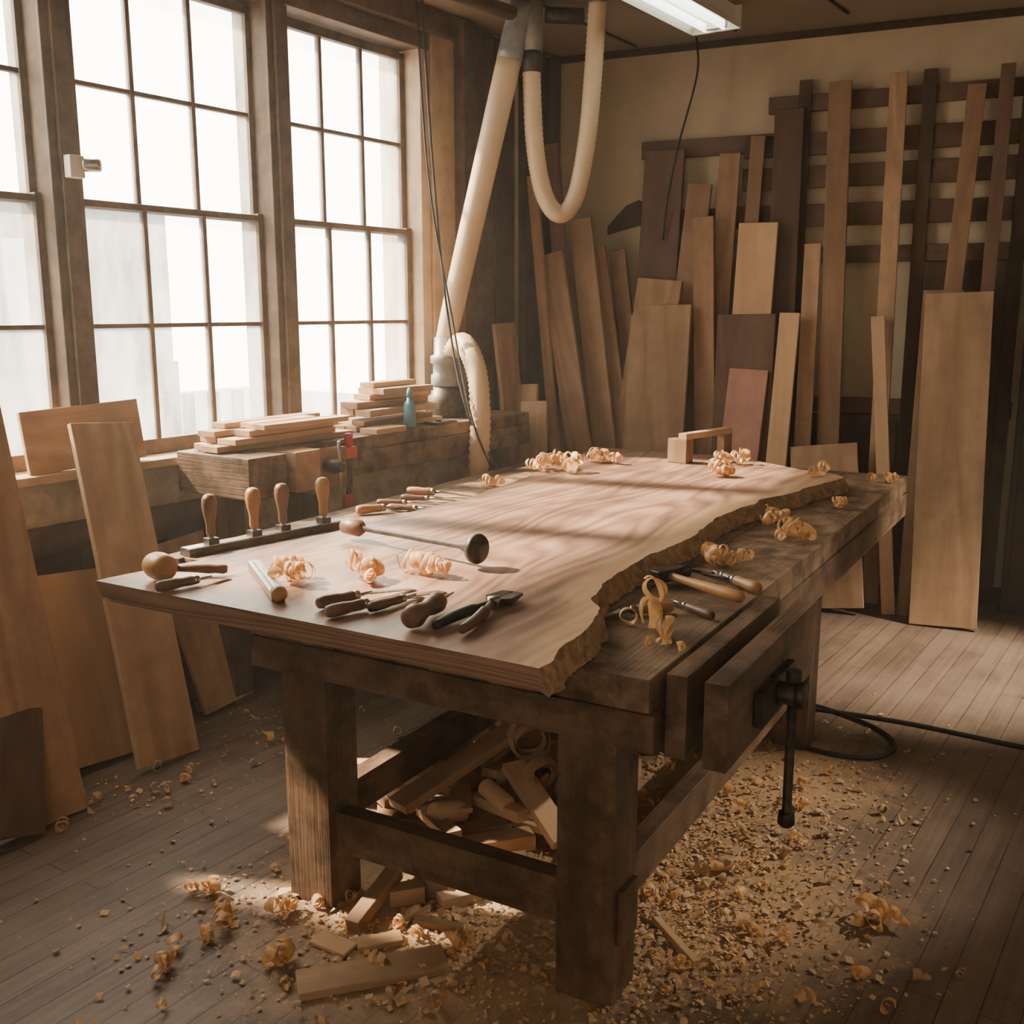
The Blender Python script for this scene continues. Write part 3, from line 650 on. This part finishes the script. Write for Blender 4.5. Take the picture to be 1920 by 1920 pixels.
for cx,cy,sx,sy,n in [(.5,2.75,.22,.28,70),(.8,3.3,.22,.3,45),(-.25,2.45,.35,.15,28),(-.8,2.6,.25,.2,9),(-1.25,3.35,.15,.12,14),(1.0,2.6,.25,.2,5),(-.9,3.9,.2,.2,14),(-.05,2.9,.35,.3,20)]:
    for i in range(n):
        x=random.gauss(cx,sx);y=random.gauss(cy,sy);r=U(.008,.022)
        T=Matrix.Translation((x,y,r*1.1+.002))@Matrix.Rotation(U(0,6.28),4,'Z')@Matrix.Rotation(U(-.2,.2),4,'Y')
        m.curl(r,r*U(.7,1.6),r*U(.3,2.5),U(.6,2.2),shav if R()<.6 else chipm,T,seg=10)
m.obj('floor_shavings')
for x,y,r in [(-.77,2.58,.03),(-.88,2.72,.025),(-.60,2.36,.035),(-.62,2.62,.03),(-.87,2.37,.025),(1.0,2.58,.035),(-.26,3.42,.03),(.15,2.62,.03),(-.12,2.45,.03)]:
    mm=MB()
    for i in range(4):
        mm.curl(r*U(.6,.9),r*U(.6,1.1),r*U(.5,1.4),U(1.,2.2),shav,Matrix.Translation((U(-r,r),U(-r,r),r*1.1))@Matrix.Rotation(U(0,6),4,'Z'))
    mm.obj('wood_curl',Matrix.Translation((x,y,.001)))

# ---------------------------------------------------------------- lights
wd=bpy.data.worlds.new('sky');bpy.context.scene.world=wd;wd.use_nodes=True;nt=wd.node_tree
bg=nt.nodes['Background'];bg.inputs[0].default_value=(1.0,.89,.72,1);bg.inputs[1].default_value=15.5
sun=bpy.data.lights.new('sun','SUN');sun.energy=44;sun.angle=math.radians(3.5);sun.color=(1,.79,.55)
so=bpy.data.objects.new('sun',sun);bpy.context.collection.objects.link(so)
el=math.radians(41);dv=Vector((.94*math.cos(el),-.34*math.cos(el),-math.sin(el)));so.rotation_euler=dv.to_track_quat('-Z','Y').to_euler();so.location=(-8,8,9)
for a,b,nm in WN:
    l=bpy.data.lights.new('window_portal','AREA');l.shape='RECTANGLE';l.size=b-a+.05;l.size_y=Z1-Z0+.05;l.cycles.is_portal=True
    o=bpy.data.objects.new('window_portal',l);bpy.context.collection.objects.link(o)
    o.matrix_world=mat4(W((a+b)/2,-.16,(Z0+Z1)/2),wv,-Z,wv.cross(-Z))
    if (o.matrix_world.to_3x3()@Vector((0,0,-1))).dot(nw)<0: o.matrix_world=mat4(W((a+b)/2,-.16,(Z0+Z1)/2),-wv,-Z,(-wv).cross(-Z))
# added two-headed spot fixture, out of view, brightening the floor right of the bench
LP=Vector((4.15,4.0,2.92))
m=MB();m.bb(-.3,.3,-.03,.03,.17,.245,black)
heads=[(Vector((-.18,0,0)),Vector((2.0,4.65,0)),math.radians(32),1700),(Vector((.18,0,0)),Vector((.62,3.0,0)),math.radians(20),850)]
spots=[]
for off,tg,ang,pw in heads:
    p0=LP+off;dd=(tg-p0).normalized();q=dd.to_track_quat('X','Z').to_matrix().to_4x4()
    m.tube([tuple(off+Vector((0,0,.18))),tuple(off)],.01,black,seg=8)
    m.lathe([(-.10,.035),(-.09,.045),(.0,.06),(.04,.07),(.04,.062),(.0,.052),(-.05,.02)],black,Matrix.Translation(off)@q,seg=20)
    spots.append((p0+dd*.06,dd,ang,pw))
fx=m.obj('added_spot_fixture',Matrix.Translation(LP))
bpy.context.view_layer.update()
for p0,dd,ang,pw in spots:
    l=bpy.data.lights.new('added_floor_spot','SPOT');l.energy=pw;l.color=(1,.83,.62);l.spot_size=ang;l.spot_blend=.9;l.shadow_soft_size=.03
    o=bpy.data.objects.new('added_floor_spot',l);bpy.context.collection.objects.link(o);o.location=p0;o.rotation_euler=dd.to_track_quat('-Z','Y').to_euler()
    bpy.context.view_layer.update();o.parent=fx;o.matrix_parent_inverse=fx.matrix_world.inverted()
# airborne dust
m=MB();m.bb(.01,9.5,.01,5.0,.003,CZ-.02,white)
hz=m.obj('airborne_dust',MW)
dm,nt=newmat('airborne_dust');out=N(nt,'ShaderNodeOutputMaterial');vs_=N(nt,'ShaderNodeVolumeScatter',i_Density=.012,i_Anisotropy=.55);vs_.inputs[0].default_value=(1,.92,.80,1);L(nt,vs_.outputs[0],out.inputs['Volume'])
hz.data.materials.clear();hz.data.materials.append(dm)
cam=bpy.data.cameras.new('camera');cam.lens=36.56;cam.sensor_width=36;cam.clip_start=.05
co=bpy.data.objects.new('camera',cam);bpy.context.collection.objects.link(co);co.location=(0,0,1.65);co.rotation_euler=(math.pi/2-math.atan(382/1950),0,0)
bpy.context.scene.camera=co
